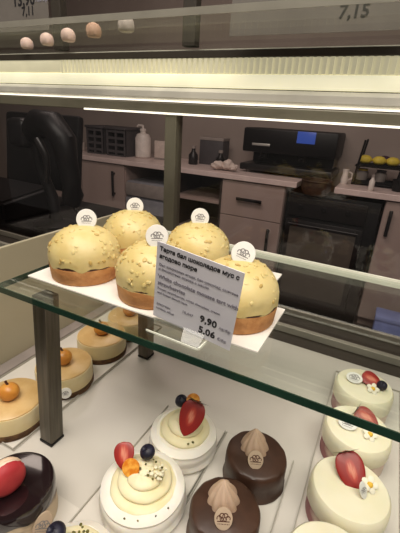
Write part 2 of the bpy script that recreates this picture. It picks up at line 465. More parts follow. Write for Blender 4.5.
dark_bottle(-1.265, .115, 'dark shiny bottle next to the crumpled white paper')
t = thing('paper_carton', 'dark grey carton standing behind the two dark bottles', 'box', (-1.40, 3.02, WT))
bm = bmesh.new(); box(bm, -.11, .11, -.07, .07, 0, .2, .004); link('carton', bm, M['tealbox'], t)
bm = bmesh.new(); box(bm, -.112, .112, -.072, .072, .2005, .225, .003); link('lid', bm, M['greybox'], t)
bm = bmesh.new()
blob(bm, (-.06, 0, .032), .045, (1.2, 1, .7), 3, .4); blob(bm, (.02, .01, .045), .045, (1, 1, .85), 3, .4); blob(bm, (.07, 0, .028), .032, (1.2, 1, .7), 3, .4)
tag(link('crumpled_paper', bm, M['cloth'], None, (-1.15, 2.70, WT+.004)), 'crumpled white paper towel on the counter above the drawer cabinet', 'paper')
# long black coffee machine
t = thing('coffee_machine', 'long black coffee machine with a blue display on the back counter', 'coffee machine', (-.70, 2.975, WT))
bm = bmesh.new(); box(bm, -.36, .34, -.18, .2, .155, .33, .015); link('body', bm, M['blackpl'], t)
bm = bmesh.new(); box(bm, -.33, .31, .02, .2, .07, .1545); link('back', bm, M['darkmetal'], t)
bm = bmesh.new(); box(bm, -.36, .34, -.2, .2, .02, .0695, .008); link('drip_tray', bm, M['darkmetal'], t)
bm = bmesh.new(); box(bm, .055, .185, -.186, -.1805, .245, .325, .002); link('display', bm, M['screen'], t)
bm = bmesh.new(); box(bm, -.28, -.14, -.186, -.1805, .205, .222, .002); link('badge_strip', bm, M['alu'], t)
for k in range(2):
    bm = bmesh.new(); lathe(bm, [(0, 0), (.03, 0), (.03, .045), (0, .045)], 16); tube(bm, [(0, 0, .02), (0, -.12, .012)], .01, 8)
    link('brew_handle', bm, M['darkmetal'], t, (-.2+.3*k, -.1, .11))
for sx in (-.3, .28):
    for sy in (-.15, .15):
        bm = bmesh.new(); lathe(bm, [(.018, 0), (.018, .0195)], 12); link('foot', bm, M['greybox'], t, (sx, sy, 0))
# brown basket on the oven gap
t = thing('round_basket', 'dark brown round basket standing on top of the oven', 'basket', (-.43, 2.652, .9005))
bm = bmesh.new(); lathe(bm, [(0, 0), (.08, 0), (.105, .05), (.10, .09), (.092, .09), (.088, .03), (0, .02)], 32, lambda r, z, a, i: (r*(1+.02*math.sin(a*16)), z)); link('bowl', bm, M['brown'], t)
bm = bmesh.new(); tube(bm, [(.0985*math.cos(a), .0985*math.sin(a), .093) for a in [i*2*PI/24 for i in range(25)]], .008, 6); link('rim', bm, M['brown'], t)
# wire rack with fruit
RX0, RX1 = -.22, .06
t = thing('wire_rack', 'black two-tier wire rack holding yellow fruit at the right of the counter', 'rack', ((RX0+RX1)/2, 2.95, WT))
w = (RX1-RX0)/2
for sx in (-w, w):
    for sy in (-.12, .12):
        bm = bmesh.new(); tube(bm, [(sx, sy, 0), (sx+.03, sy, .30)], .007, 8); link('post', bm, M['blackpl'], t)
for z in (.012, .125):
    bm = bmesh.new(); box(bm, -w-.005, w+.03, -.13, .13, z, z+.008)
    for k in range(9): tube(bm, [(-w, -.12+.03*k, z+.012), (w+.03, -.12+.03*k, z+.012)], .003, 6)
    link('tier', bm, M['blackpl'], t)
for k, (dx, dy, mt, lab) in enumerate(((-.09, -.05, 'fruit', 'yellow lemon at the left of the upper rack tier'), (-.0, -.06, 'fruit', 'yellow lemon in the middle of the upper rack tier'), (.03, .05, 'plum', 'dark plum on the upper rack tier behind the lemons'), (.085, -.05, 'fruit', 'yellow lemon at the right of the upper rack tier'))):
    t2 = thing('lemon' if mt == 'fruit' else 'plum', lab, 'fruit', ((RX0+RX1)/2+dx, 2.95+dy, WT+.125+.0155))
    bm = bmesh.new(); blob(bm, (0, 0, .03), .036, (1.25, 1, .85), 3, .1); link('skin', bm, M[mt], t2)
for k, (dx, lab) in enumerate(((-.09, 'small glass jar on the lower rack tier, left one'), (.03, 'small glass jar on the lower rack tier, right one'))):
    t2 = thing('jar', lab, 'jar', ((RX0+RX1)/2+dx, 2.93, WT+.0275))
    bm = bmesh.new(); lathe(bm, [(0, 0), (.035, 0), (.038, .005), (.038, .055), (.03, .065), (0, .065)], 24); link('body', bm, M['greybox'], t2)
    bm = bmesh.new(); lathe(bm, [(.032, .0655), (.032, .078), (0, .078)], 20); link('lid', bm, M['fruit' if k == 0 else 'tealbox'], t2)
t = thing('milk_jug', 'small white jug between the coffee machine and the wire rack', 'jug', (-.272, 2.80, WT))
bm = bmesh.new(); lathe(bm, [(0, 0), (.022, 0), (.026, .03), (.018, .07), (.024, .1), (.018, .1), (.012, .03), (0, .01)], 24); link('body', bm, M['bottle'], t)
bm = bmesh.new(); tube(bm, [(.022, 0, .085), (.045, 0, .075), (.045, 0, .04), (.024, 0, .03)], .005, 8); link('handle', bm, M['bottle'], t)
t = thing('spray_bottle', 'thin white bottle standing at the front edge of the right worktop', 'bottle', (-.085, 2.64, WT))
bm = bmesh.new(); lathe(bm, [(0, 0), (.016, 0), (.018, .004), (.018, .06), (.009, .075), (.009, .085), (0, .085)], 20); link('body', bm, M['bottle'], t)
bm = bmesh.new(); lathe(bm, [(.011, .0855), (.011, .1), (0, .1)], 14); link('cap', bm, M['greybox'], t)
cup(.075, 2.75, .045, .075, 'blackpl', 'black cup on the right worktop beside the wire rack')

# ------------------------------------------------------------------ staff counter with the scanner, left behind the case
t = thing('staff_counter', 'dark staff counter behind the left end of the display case', 'counter', (-1.2, 1.02, 0))
bm = bmesh.new(); box(bm, -.55, .42, -.17, .23, 0, .93); link('body', bm, M['cabin'], t, smooth=False)
bm = bmesh.new(); box(bm, -.57, .44, -.19, .25, .9305, .955, .004); link('worktop', bm, M['blackpl'], t)
SC = .9555
t = thing('cash_register', 'black cash register block at the far left behind the case', 'register', (-1.40, .98, SC))
bm = bmesh.new()
vs = [(-.2, -.16, 0), (.205, -.16, 0), (.205, .07, 0), (-.2, .07, 0), (-.2, -.16, .085), (.205, -.16, .075), (.205, .07, .105), (-.2, .07, .11)]
v = [bm.verts.new(p) for p in vs]
for f in ((0, 1, 2, 3), (4, 5, 6, 7), (0, 1, 5, 4), (1, 2, 6, 5), (2, 3, 7, 6), (3, 0, 4, 7)): bm.faces.new([v[i] for i in f])
bmesh.ops.bevel(bm, geom=bm.edges[:], offset=.012, segments=3, affect='EDGES')
link('base', bm, M['blackpl'], t)
bm = bmesh.new(); box(bm, -.08, .05, -.1625, -.1605, .0, .03, .001)
o = link('paper_slot', bm, M['cab'], t, (.12, 0, .03))
t = thing('register_screen', 'black screen on a foot behind the black scanner at the left', 'monitor', (-1.34, 1.14, SC))
bm = bmesh.new(); box(bm, -.24, .20, -.018, .018, 0, .31, .016); link('monitor', bm, M['blackpl'], t, (0, 0, .065), (math.radians(-8), 0, 0))
bm = bmesh.new(); lathe(bm, [(0, 0), (.09, 0), (.09, .008), (.03, .016), (.022, .07), (.022, .12), (0, .12)], 28); link('foot', bm, M['blackpl'], t, (0, .02, 0))
t = thing('paper_plate', 'round white disc standing against the black register at the left edge', 'plate', (-1.275, .80, SC))
bm = bmesh.new(); lathe(bm, [(0, -.004), (.07, -.004), (.085, .002), (.085, .006), (.066, .002), (0, .001)], 40)
o = link('disc', bm, M['white'], t, (0, 0, .086), (PI/2-.12, 0, 0))
t = thing('change_tray', 'flat grey tray on the dark staff counter behind the leftmost tarts', 'tray', (-.835, .90, SC))
bm = bmesh.new(); box(bm, -.035, .09, -.055, .055, 0, .012, .003); link('base', bm, M['wallgrey'], t)
bm = bmesh.new()
for a in ((-.033, -.027, -.053, .053), (.082, .088, -.053, .053), (-.0265, .0815, .047, .053), (-.0265, .0815, -.053, -.047)): box(bm, *a, .0123, .020, .001)
link('rim', bm, M['wallgrey'], t)
# scanner
t = thing('barcode_scanner', 'black handheld scanner hanging head-up with a cable, left of the cakes', 'scanner', (-.985, .90, SC))
bm = bmesh.new()
pts = [(-.12, 0, .315), (-.06, -.01, .345), (0, -.01, .345), (.045, -.01, .30), (.05, -.01, .24), (.055, -.005, .18), (.055, 0, .13), (.045, 0, .10)]
tube(bm, pts, [.035, .046, .044, .040, .034, .032, .036, .030], 16)
link('body', bm, M['blackpl'], t)
bm = bmesh.new(); box(bm, -.19, -.10, -.045, .035, .265, .36, .022, seg=3); link('head', bm, M['blackpl'], t)
bm = bmesh.new(); tube(bm, [(-.05, -.03, .30), (-.015, -.035, .25), (-.02, -.03, .20), (-.03, -.03, .165)], [.014, .011, .010, .008], 10); link('trigger', bm, M['darkmetal'], t)
bm = bmesh.new(); tube(bm, [(.047, 0, .105), (.065, 0, .08), (.082, .01, .055), (.092, .03, .030), (.090, .05, .009)], .007, 8); link('cable', bm, M['blackpl'], t)
bm = bmesh.new(); lathe(bm, [(0, 0), (.07, 0), (.07, .014), (.03, .022), (0, .022)], 28)
tube(bm, [(0, .01, .015), (-.02, .02, .10), (-.06, .015, .20), (-.07, .01, .31)], [.022, .02, .018, .02], 12)
link('stand', bm, M['blackpl'], t, (-.045, 0, 0))

# ------------------------------------------------------------------ the display case
X0, X1 = -1.15, 1.05
t = thing('display_case_base', 'cabinet body and white display deck under the bottom row of cakes', 'display case', (0, 0, 0))
bm = bmesh.new(); box(bm, X0, X1, .06, .78, 0, .935, .004); link('body', bm, M['case'], t, smooth=False)
bm = bmesh.new(); box(bm, X0, X1, .06, .605, .9355, DK, .002); link('deck', bm, M['deck'], t, smooth=False)
bm = bmesh.new(); box(bm, X0, X1, .606, .78, .9355, .950); link('groove', bm, M['groove'], t, smooth=False)
for y, w, h in ((.668, .012, DK), (.742, .006, DK+.001)):
    bm = bmesh.new(); box(bm, X0, X1, y-w/2, y+w/2, .9505, h, .001); link('door_track', bm, M['track'], t, smooth=False)
# beige end ledge at the left
t = thing('side_ledge', 'beige panel standing at the left end of the deck with a pale base strip', 'panel', (-.481, .33, DK+.0003))
bm = bmesh.new(); box(bm, -.003, .003, -.26, .27, 0, .1925, .001); link('panel', bm, M['beige'], t, smooth=False)
bm = bmesh.new(); box(bm, .0035, .025, -.26, .27, 0, .006, .001); link('base_strip', bm, M['greybox'], t, smooth=False)
# rear frame with sliding glass
t = thing('rear_door_frame', 'metal frame with sliding glass at the back of the case, thin lit line on top', 'frame', (0, .70, 0))
bm = bmesh.new(); box(bm, X0, X1, -.012, .02, 1.3535, 1.374, .002); link('top_rail', bm, M['olive'], t, smooth=False)
bm = bmesh.new(); box(bm, -.655, X1, -.0135, -.0125, 1.3520, 1.3555); link('led_strip', bm, M['led'], t, smooth=False)  # bright line along the rail, drawn as emission
for x in (-.424, X0+.02, X1-.02):
    bm = bmesh.new(); box(bm, x-.014, x+.014, -.010, .018, .9505, 1.353, .002); link('upright', bm, M['olive'], t, smooth=False)
for a, b, y in ((-.406, X1-.04, .004), (X0+.04, -.442, .004)):
    bm = bmesh.new(); box(bm, a-(.003 if a > -1 else 0), b+(.003 if b < 0 else 0), y-.002, y+.002, .9508, 1.3532); link('glass_pane', bm, M['reardoor'], t, smooth=False)
# lamp bar above
t = thing('lamp_bar', 'long lit lamp bar with ribbed cream diffuser under the upper glass shelf', 'lamp', (0, .50, 0))
bm = bmesh.new(); box(bm, X0, X1, .004, .03, 1.3685, 1.432, .002); link('housing', bm, M['olive'], t, smooth=False)
bm = bmesh.new(); box(bm, X0, X1, -.006, .0035, 1.3885, 1.405, .003); link('diffuser', bm, M['diffuser'], t)
bm = bmesh.new(); box(bm, X0, -.52, -.003, .0035, 1.4055, 1.4245, .002); link('plain_reflector', bm, M['ribs'], t)
bm = bmesh.new(); box(bm, -.519, X1, .001, .0035, 1.4055, 1.4245)
n = 190
for k in range(n):
    x = -.519 + (X1+.519)*k/n; box(bm, x, x+.0045, -.003, .001, 1.4058, 1.4243)
link('reflector', bm, M['ribs'], t, smooth=False)
bm = bmesh.new()
pr = [(.0035, 1.3875), (-.006, 1.387), (-.012, 1.382), (-.013, 1.374), (-.010, 1.3705), (.0035, 1.3695)]
va = [bm.verts.new((X0, y, z)) for y, z in pr]; vb = [bm.verts.new((X1, y, z)) for y, z in pr]
for i in range(len(pr)): bm.faces.new((va[i], va[(i+1) % 6], vb[(i+1) % 6], vb[i]))
bm.faces.new(va); bm.faces.new(vb)
link('trim_bar', bm, M['trim'], t)
bm = bmesh.new(); box(bm, X0, X1, -.012, -.0095, 1.3682, 1.3702); link('lit_lip', bm, M['led'], t, smooth=False)  # glow stands in for the light the polished lip catches
bm = bmesh.new(); box(bm, X0, X1, -.004, .03, 1.4245, 1.4335, .001); link('cap_rail', bm, M['groove'], t, smooth=False)
for x in (X0+.015, X1-.015):
    bm = bmesh.new(); box(bm, x-.012, x+.012, .031, .22, 1.39, 1.41); box(bm, x-.012, x+.012, .19, .22, 1.3745, 1.3895); link('bracket', bm, M['olive'], t, smooth=False)

def glass_slab(name, x0, x1, y0, y1, z0, z1, label, rear='edgelight', front='edge', pane='glass'):
    t = thing(name, label, 'shelf', ((x0+x1)/2, (y0+y1)/2, z0))
    bm = bmesh.new(); w, d, h = (x1-x0)/2, (y1-y0)/2, z1-z0
    box(bm, -w+.0006, w-.0006, -d+.0006, d-.0006, 0, h); link('glass_pane', bm, M[pane], t, smooth=False)
    bm = bmesh.new(); box(bm, -w, w, -d-.0006, -d+.0004, .0, h, .0); link('front_edge', bm, M[front], t, smooth=False)
    bm = bmesh.new(); box(bm, -w, w, d-.0004, d+.0016, (-.001 if h > .0065 else 0), h+(.003 if h > .0065 else 0)); link('rear_edge', bm, M[rear], t, smooth=False)  # near-white strip paints the light caught by the rear glass edge
    for s in (-1, 1):
        bm = bmesh.new(); box(bm, s*w-.0004, s*w+.0004, -d+.0005, d-.0005, 0, h); link('side_edge', bm, M['edge'], t, smooth=False)
    return t
shelf = glass_slab('glass_shelf', -.342, .60, .214, .482, SH-.0068, SH, 'clear glass shelf with green front edge carrying the yellow tarts')
upper = glass_slab('upper_glass_shelf', X0, X1, .337, .53, 1.434, 1.440, 'upper glass shelf above the lamp bar holding price cards', front='band', pane='upglass')
for x, y, lab in ((-.303, .2285, 'square steel post near the front edge, left under the glass shelf'), (-.303, .432, 'square steel post at the back, under the glass shelf behind the tart card'),
                  (.57, .2285, 'square steel post at the front right end of the glass shelf'), (.57, .432, 'square steel post at the rear right end of the glass shelf')):
    t = thing('shelf_post', lab, 'post', (x, y, DK+.0003), (-.045, .034, 0) if (x < 0 and y < .3) else (0, 0, 0))
    bm = bmesh.new(); box(bm, -.0095, .0095, -.0098, .0098, .004, SH-.0068-DK-.0012, .0012); link('tube', bm, M['steel'], t, smooth=False)
    bm = bmesh.new(); box(bm, -.010, .010, -.0103, .0103, .0003, .0038, .0005); link('foot_pad', bm, M['blackpl'], t, smooth=False)
for x, lab in ((-.53, 'dark metal post rising from the upper glass shelf by the left price card'), (-.285, 'dark metal post rising from the middle of the upper glass shelf')):
    bm = bmesh.new(); box(bm, x-.010, x+.010, .505, .52, 1.4403, 1.80, .001); tag(link('upper_post', bm, M['groove'], smooth=False), lab, 'post')

# ------------------------------------------------------------------ trays and cards
def tray(name, x0, x1, y0, y1, z, label, lip=True, back=True, th=.0018, mt='tray', rz=0):
    t = thing(name, label, 'tray', ((x0+x1)/2, (y0+y1)/2, z), (0, 0, rz))
    w, d = (x1-x0)/2, (y1-y0)/2
    bm = bmesh.new(); box(bm, -w, w, -d, d, 0, th, .0004); link('board', bm, M[mt], t, smooth=False)
    if lip:
        bm = bmesh.new()
        for a in ((-w, -w+.001, -d, d), (w-.001, w, -d, d), (-w+.001, w-.001, -d, -d+.001), (-w+.001, w-.001, d-.001, d))[:4 if back else 3]:
            box(bm, *a, th+.0001, th+.0028)
        link('rim', bm, M['trayedge'], t, smooth=False)
    return t
TZ = .0005
tray('cake_tray', -.4545, -.3275, .192, .52, DK+TZ, 'white tray under the row of cheesecakes')
tray('cake_tray', -.332, -.208, .02, .179, DK+TZ, 'white tray under the dark glazed cake with the macaron', lip=False)
tray('cake_tray', -.2065, -.1165, .07, .348, DK+TZ, 'white tray under the cream-topped meringues', back=False)
tray('cake_tray', -.115, -.0255, .07, .348, DK+TZ, 'white tray under the two chocolate cakes', back=False)
tray('cake_tray', -.0065, .092, .07, .56, DK+TZ, 'white tray under the row of strawberry cakes')
tt = tray('cake_card', -.331, -.0625, .2455, .330, SH+TZ, 'white card under the front row of yellow tarts', lip=False, mt='card')
bm = bmesh.new(); text_bm(bm, [('— o', .055, -.034, .006, 'LEFT', False)]); link('printed_mark', bm, M['greyprint'], tt, (0, 0, .0020))
tray('cake_card', -.331, -.0900, .3325, .418, SH+TZ, 'white card under the back row of yellow tarts', lip=False, mt='card')
CZ = TZ + .0018 + .0003

# ------------------------------------------------------------------ yellow tarts
def dome_bm(seed):
    bm = bmesh.new(); R = .0397; z0 = .0203; 
    prof = []
    for i in range(4): prof.append((R*(.895+.026*i), z0 - .0002 - .0005*i))
    for i in range(17):
        a = (i/16)*PI/2
        prof.append((R*(.975+.025*min(1, math.sin(a)*2.6))*max(math.cos(a), 0)**.82 if i < 16 else 0, z0+.002 + .0335*math.sin(a)**1.05))
    off = Vector((seed*7.3, seed*3.1, 0))
    def fn(r, z, a, i):
        p = Vector((math.cos(a), math.sin(a), z*20)) + off
        if i < 6:
            z += .0046*noise.noise(p*2.6) - .0008*(1 if i < 4 else 0); r *= 1 + .02*noise.noise(p*3)
        else: r *= 1 + .012*noise.noise(p*2)
        return r, z
    lathe(bm, prof, 56, fn)
    rnd = random.Random(seed)
    for k in range(95):
        a = rnd.uniform(0, 2*PI); u = rnd.uniform(.06, .98)**.8
        th = u*PI/2*.97; c = math.cos(PI/2-th)
        r = R*c**.82*1.0; z = z0+.002+.0335*math.sin(PI/2-th)**1.05
        s = rnd.uniform(.0011, .0028)
        n = Vector((math.cos(a)*math.sin(th), math.sin(a)*math.sin(th), math.cos(th)))
        q = n.to_track_quat('Z', 'Y').to_matrix() @ Matrix.Rotation(rnd.uniform(0, PI), 3, 'Z')
        blob(bm, (r*math.cos(a), r*math.sin(a), z), s, (rnd.uniform(.9, 1.5), rnd.uniform(.7, 1.0), .48), 1, .3, rnd.choice((0, 0, 1)), q)
    return bm
def tart(x, y, label, seed, topper, n, roll=0, base=SH+CZ):
    t = thing('yellow_tart', label, 'tart', (x, y, base), (0, 0, 0), 'yellow dome tarts on the glass shelf')
    bm = bmesh.new()
    lathe(bm, [(0, 0), (.0362, 0), (.0372, .001), (.0388, .0165), (.0383, .0175), (.0355, .0175), (.035, .014), (0, .014)], 56,
          lambda r, z, a, i: (r*(1+.006*noise.noise(Vector((math.cos(a)*5+seed, math.sin(a)*5, z*200)))), z + (.0006*noise.noise(Vector((math.cos(a)*4+seed, math.sin(a)*4, 0))) if z > .0135 else 0)))
    link('crust', bm, M['crust'], t)
    bm = bmesh.new(); lathe(bm, [(0, .0142), (.0345, .0142), (.0382, .0172), (.0387, .0184), (.0380, .0206), (0, .0206)], 48); link('filling', bm, M['jam'], t)
    link('mousse_dome', dome_bm(seed), [M['yellow'], M['nut']], t)
    d = disc_part('topper', t, topper, n, .0110, .0114, roll)
    return t
TOW = (.55, -.75, .34)   # how the toppers face
tart(-.2835, .286, 'yellow nut-speckled tart at the left end of the front row', 1, (-.0005, .006, .0618), TOW)
tart(-.1905, .2865, 'yellow tart in the middle of the front row, partly behind the price card', 2, (.005, -.004, .0640), (.5, -.78, .3))
tart(-.1020, .292, 'yellow tart at the right end of the front row, topper leaning right', 3, (.0015, .002, .0612), (.35, -.85, .42), -.35)
tart(-.2850, .3765, 'yellow tart at the left of the back row, behind the leftmost tart', 4, (-.001, .006, .0600), TOW)
tart(-.1875, .3765, 'yellow tart at the right of the back row, behind the price card', 5, (-.0025, .006, .0612), TOW, -.1)

# ------------------------------------------------------------------ price cards
def price_card(name, loc, yaw, tilt, w, h, items_black, items_grey, label, holder=True, hl=.052, roll=0.0, heads=None):
    t = thing(name, label, 'price card', loc, (0, 0, yaw))
    bm = bmesh.new(); box(bm, 0, w, 0, h, -.0004, .0004)
    c = link('card', bm, M['tag' if holder else 'upcard'], t, (0, 0, .0095 if holder else .0008), (Matrix.Rotation(PI/2 - tilt, 3, 'X') @ Matrix.Rotation(roll, 3, 'Z')).to_euler(), smooth=False)
    if items_black:
        bm = bmesh.new(); text_bm(bm, items_black); link('printed_price', bm, M['black'], c, (0, 0, .0006))
    if heads:
        bm = bmesh.new(); text_bm(bm, heads); link('printed_title', bm, M['black'], c, (0, 0, .0006))
    if items_grey:
        bm = bmesh.new(); text_bm(bm, items_grey); link('small_print', bm, M['greyprint'], c, (0, 0, .0006))
    if holder:
        bm = bmesh.new()
        x0 = w*.02
        # wedge foot of clear acrylic with a slot
        pr = [(-.012, 0), (.016, 0), (.016, .0025), (.0022, .0145), (.0012, .0145), (.0012, .004), (-.0014, .004), (-.0014, .0088), (-.012, .002)]
        va = [bm.verts.new((x0, y, z)) for y, z in pr]; vb = [bm.verts.new((x0+hl, y, z)) for y, z in pr]
        k = len(pr)
        for i in range(k): bm.faces.new((va[i], va[(i+1) % k], vb[(i+1) % k], vb[i]))
        bm.faces.new(va); bm.faces.new(list(reversed(vb)))
        ah = link('acrylic_holder', bm, M['acrylic'], t, smooth=False)
        bm = bmesh.new(); box(bm, x0, x0+hl, -.0129, -.0121, 0, .0016); box(bm, x0+hl+.0001, x0+hl+.0012, -.012, .016, 0, .0024); link('polished_edge', bm, M['edgelight'], ah, smooth=False)
    return t
w, h = .0763, .0734
price_card('price_card', (-.1590, .2379, SH+.0005), -.043, -.085, w, h,
    [('9,90', .0620, .0160, .0092, 'RIGHT', True), ('5,06', .0620, .0050, .0092, 'RIGHT', True)],
    [('Със замразени ягоди, бял шоколад, сметана', .0030, .0528, .0033, 'LEFT', False), ('и бисквитена основа с масло', .0030, .0486, .0033, 'LEFT', False),
     ('White chocolate mousse tart with', .0030, .0408, .0053, 'LEFT', True), ('strawberries', .0030, .0345, .0053, 'LEFT', True),
     ('Frozen strawberries, white chocolate, cream', .0030, .0298, .0033, 'LEFT', False), ('and butter biscuit base', .0030, .0256, .0033, 'LEFT', False),
     ('алергени', .0030, .0140, .0032, 'LEFT', False), ('мляко, яйца', .0030, .0095, .0032, 'LEFT', False),
     ('10,447', .029, .0165, .0040, 'LEFT', False), ('лв/бр', .0640, .0165, .0040, 'LEFT', False), ('€/бр', .0640, .0055, .0040, 'LEFT', False)],
    'white price card reading 9,90 and 5,06 in front of the yellow tarts', roll=-.110,
    heads=[('Тарта бял шоколадов мус с', .0030, .0665, .0052, 'LEFT', True), ('ягодово пюре', .0030, .0598, .0052, 'LEFT', True)])
UZ = 1.4405
price_card('price_card', (-.525, .388, UZ), 0, .05, .105, .075,
    [('13,90', .083, .0285, .0185, 'RIGHT', True), ('7,11', .081, .0175, .0135, 'RIGHT', True)], [('лв/бр', .084, .031, .0085, 'LEFT', True)],
    'price card reading 13,90 and 7,11 on the upper glass shelf at left', holder=False)
price_card('price_card', (-.205, .462, UZ), 0, .05, .21, .10,
    [('7,15', .152, .0125, .0175, 'RIGHT', True)], [('лв/бр', .158, .030, .008, 'LEFT', True)],
    'wide price card reading 7,15 on the upper glass shelf at right', holder=False)
# round bodies added on the upper glass shelf in place of lamp reflections
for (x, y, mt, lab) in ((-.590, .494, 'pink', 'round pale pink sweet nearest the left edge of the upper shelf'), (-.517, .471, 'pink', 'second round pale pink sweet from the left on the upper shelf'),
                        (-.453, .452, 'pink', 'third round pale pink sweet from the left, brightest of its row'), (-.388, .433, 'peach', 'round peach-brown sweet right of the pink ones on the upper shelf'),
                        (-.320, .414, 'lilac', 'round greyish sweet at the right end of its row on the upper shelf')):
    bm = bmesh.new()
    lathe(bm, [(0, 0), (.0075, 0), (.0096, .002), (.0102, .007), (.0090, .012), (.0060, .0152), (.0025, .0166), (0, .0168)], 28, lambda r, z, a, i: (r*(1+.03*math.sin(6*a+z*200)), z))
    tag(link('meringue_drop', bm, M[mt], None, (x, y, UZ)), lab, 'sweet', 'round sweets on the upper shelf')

# ------------------------------------------------------------------ fruit parts
def strawberry(parent, loc, rot, L=.030, Wd=.024, cut=True, leaves=True, name='strawberry'):
    """half a strawberry: tip at -Y, cut face up +Z"""
    bm = bmesh.new(); n = 28; prof = []
    for k in range(n+1):
        u = k/n
        r = Wd/2*(u**.42)*((1-u)**.72)/.449 if 0 < u < 1 else 0
        prof.append((max(r, 0), L*(.5-u)))
    pr2 = [(r, z) for r, z in prof]
    pr2[0] = (0, pr2[0][1]); pr2[-1] = (0, pr2[-1][1])
    lathe(bm, [(r, -z) for r, z in pr2], 28)
    for v in bm.verts:
        y, z = v.co.z, v.co.y
        v.co.y = y; v.co.z = z
    # local: y along length (leaf end at -?), flatten the cut side
    for v in bm.verts:
        v.co.y = -v.co.y if True else v.co.y
        if cut and v.co.z > 0: v.co.z *= .12
        elif not cut: v.co.z *= .8
        v.co.y *= 1
    if cut:
        for f in bm.faces:
            c = f.calc_center_median()
            if c.z > -.0005:
                f.material_index = 1
    o = link(name, bm, [M['straw'], M['strawcut']], parent, loc, rot)
    rnd = random.Random(int(abs(loc[0])*1e5)+3)
    bm = bmesh.new()
    me = o.data
    cand = [p for p in me.polygons if p.material_index == 0 or (not cut)]
    for p in rnd.sample(cand, min(26, len(cand))):
        blob(bm, p.center, .00055, (1, 1.5, 1), 1)
    link('seeds', bm, M['seed'], o)
    if leaves:
        bm = bmesh.new()
        for k in range(6):
            a = 2*PI*k/6+.3; ln = Wd*.62
            t = bmesh.new()
            p0 = [t.verts.new(p) for p in ((0, 0, 0), (ln*.45, -ln*.18, .0012), (ln, 0, .0032), (ln*.45, ln*.18, .0012), (.0, 0, -.0008))]
            t.faces.new(p0[:4]); t.faces.new((p0[4], p0[3], p0[2], p0[1]))
            t.faces.new((p0[0], p0[4], p0[1])); t.faces.new((p0[0], p0[3], p0[4]))
            mx = Matrix.Translation((0, L*.47, 0)) @ Matrix.Rotation(-PI/2, 4, 'X') @ Matrix.Rotation(a, 4, 'Z') @ Matrix.Rotation(.15, 4, 'Y')
            merge(bm, t, 0, mx)
        link('leaves', bm, M['leaf'], o)
    return o
def blueberry(parent, loc, r=.0062, tilt=(.4, -.3, 0)):
    bm = bmesh.new()
    def fn(rr, z, a, i): return rr*(1+(.12*math.sin(5*a) if i >= 12 else 0)), z
    prof = [(r*math.sin(PI*i/14), -r*.9*math.cos(PI*i/14)) for i in range(13)] + [(r*.36, r*.98), (r*.22, r*.80), (0, r*.72)]
    prof[0] = (0, prof[0][1])
    lathe(bm, prof, 24, fn); return link('blueberry', bm, M['blueberry'], parent, loc, tilt)
def half_physalis(parent, loc, n, r=.0075):
    bm = bmesh.new()
    lathe(bm, [(0, -r*.85), (r*.5, -r*.72), (r*.88, -r*.35), (r, 0)], 24)
    o = link('orange_berry_half', bm, M['physalis'], parent, loc, facing(n))
    bm = bmesh.new(); lathe(bm, [(0, -.0004), (r*.98, -.0004), (r*.98, .0003), (0, .0008)], 24); link('cut_face', bm, M['physcut'], o)
    return o

# ------------------------------------------------------------------ cheesecakes
def cheesecake(x, y, label, plaque=None, seed=0):
    t = thing('cheesecake', label, 'cheesecake', (x, y, DK+CZ), group='orange-topped cheesecakes on the left tray')
    R = .0405
    wob = lambda r, z, a, i: (r*(1+.008*noise.noise(Vector((math.cos(a)*3+seed, math.sin(a)*3, z*90)))), z)
    bm = bmesh.new(); lathe(bm, [(0, 0), (R*1.0, 0), (R*1.015, .002), (R*1.01, .008), (0, .0085)], 48, wob); link('biscuit_base', bm, M['biscuit'], t)
    bm = bmesh.new(); lathe(bm, [(0, .0086), (R*.985, .0086), (R, .011), (R, .029), (R*.985, .0325), (0, .0325)], 48, wob); link('cream_layer', bm, M['cheese'], t)
    bm = bmesh.new(); lathe(bm, [(0, .0326), (R*.965, .0326), (R*.96, .0340), (R*.93, .0350), (0, .0352)], 48, wob); link('glaze', bm, M['cheesetop'], t)
    bm = bmesh.new(); blob(bm, (0, 0, 0), .0124, (1.05, 1, .92), 3, .05)
    p = link('orange_berry', bm, M['physalis'], t, (.001, -.001, .0456))
    bm = bmesh.new(); tube(bm, [(0, 0, .0098), (-.001, -.0005, .0125), (-.0025, -.001, .0160)], [.0021, .0014, .0016], 6); link('stalk', bm, M['stem'], p)
    if plaque: disc_part('plaque', t, plaque, (.70, -.66, .24), .0080, .0080, 0)
    return t
XC = -.374
cheesecake(XC+.004, .2260, 'cheesecake with an orange berry at the left edge, nearest of its row', None, 1)
cheesecake(XC+.0075, .3125, 'cheesecake with a white round plaque on its side, behind the front steel post', (.0315, -.0292, .0140), 2)
cheesecake(XC+.001, .402, 'cheesecake with orange berry just under the glass shelf edge, third of its row', None, 3)
cheesecake(XC+.002, .478, 'cheesecake at the back of its row, seen through the glass shelf', None, 4)

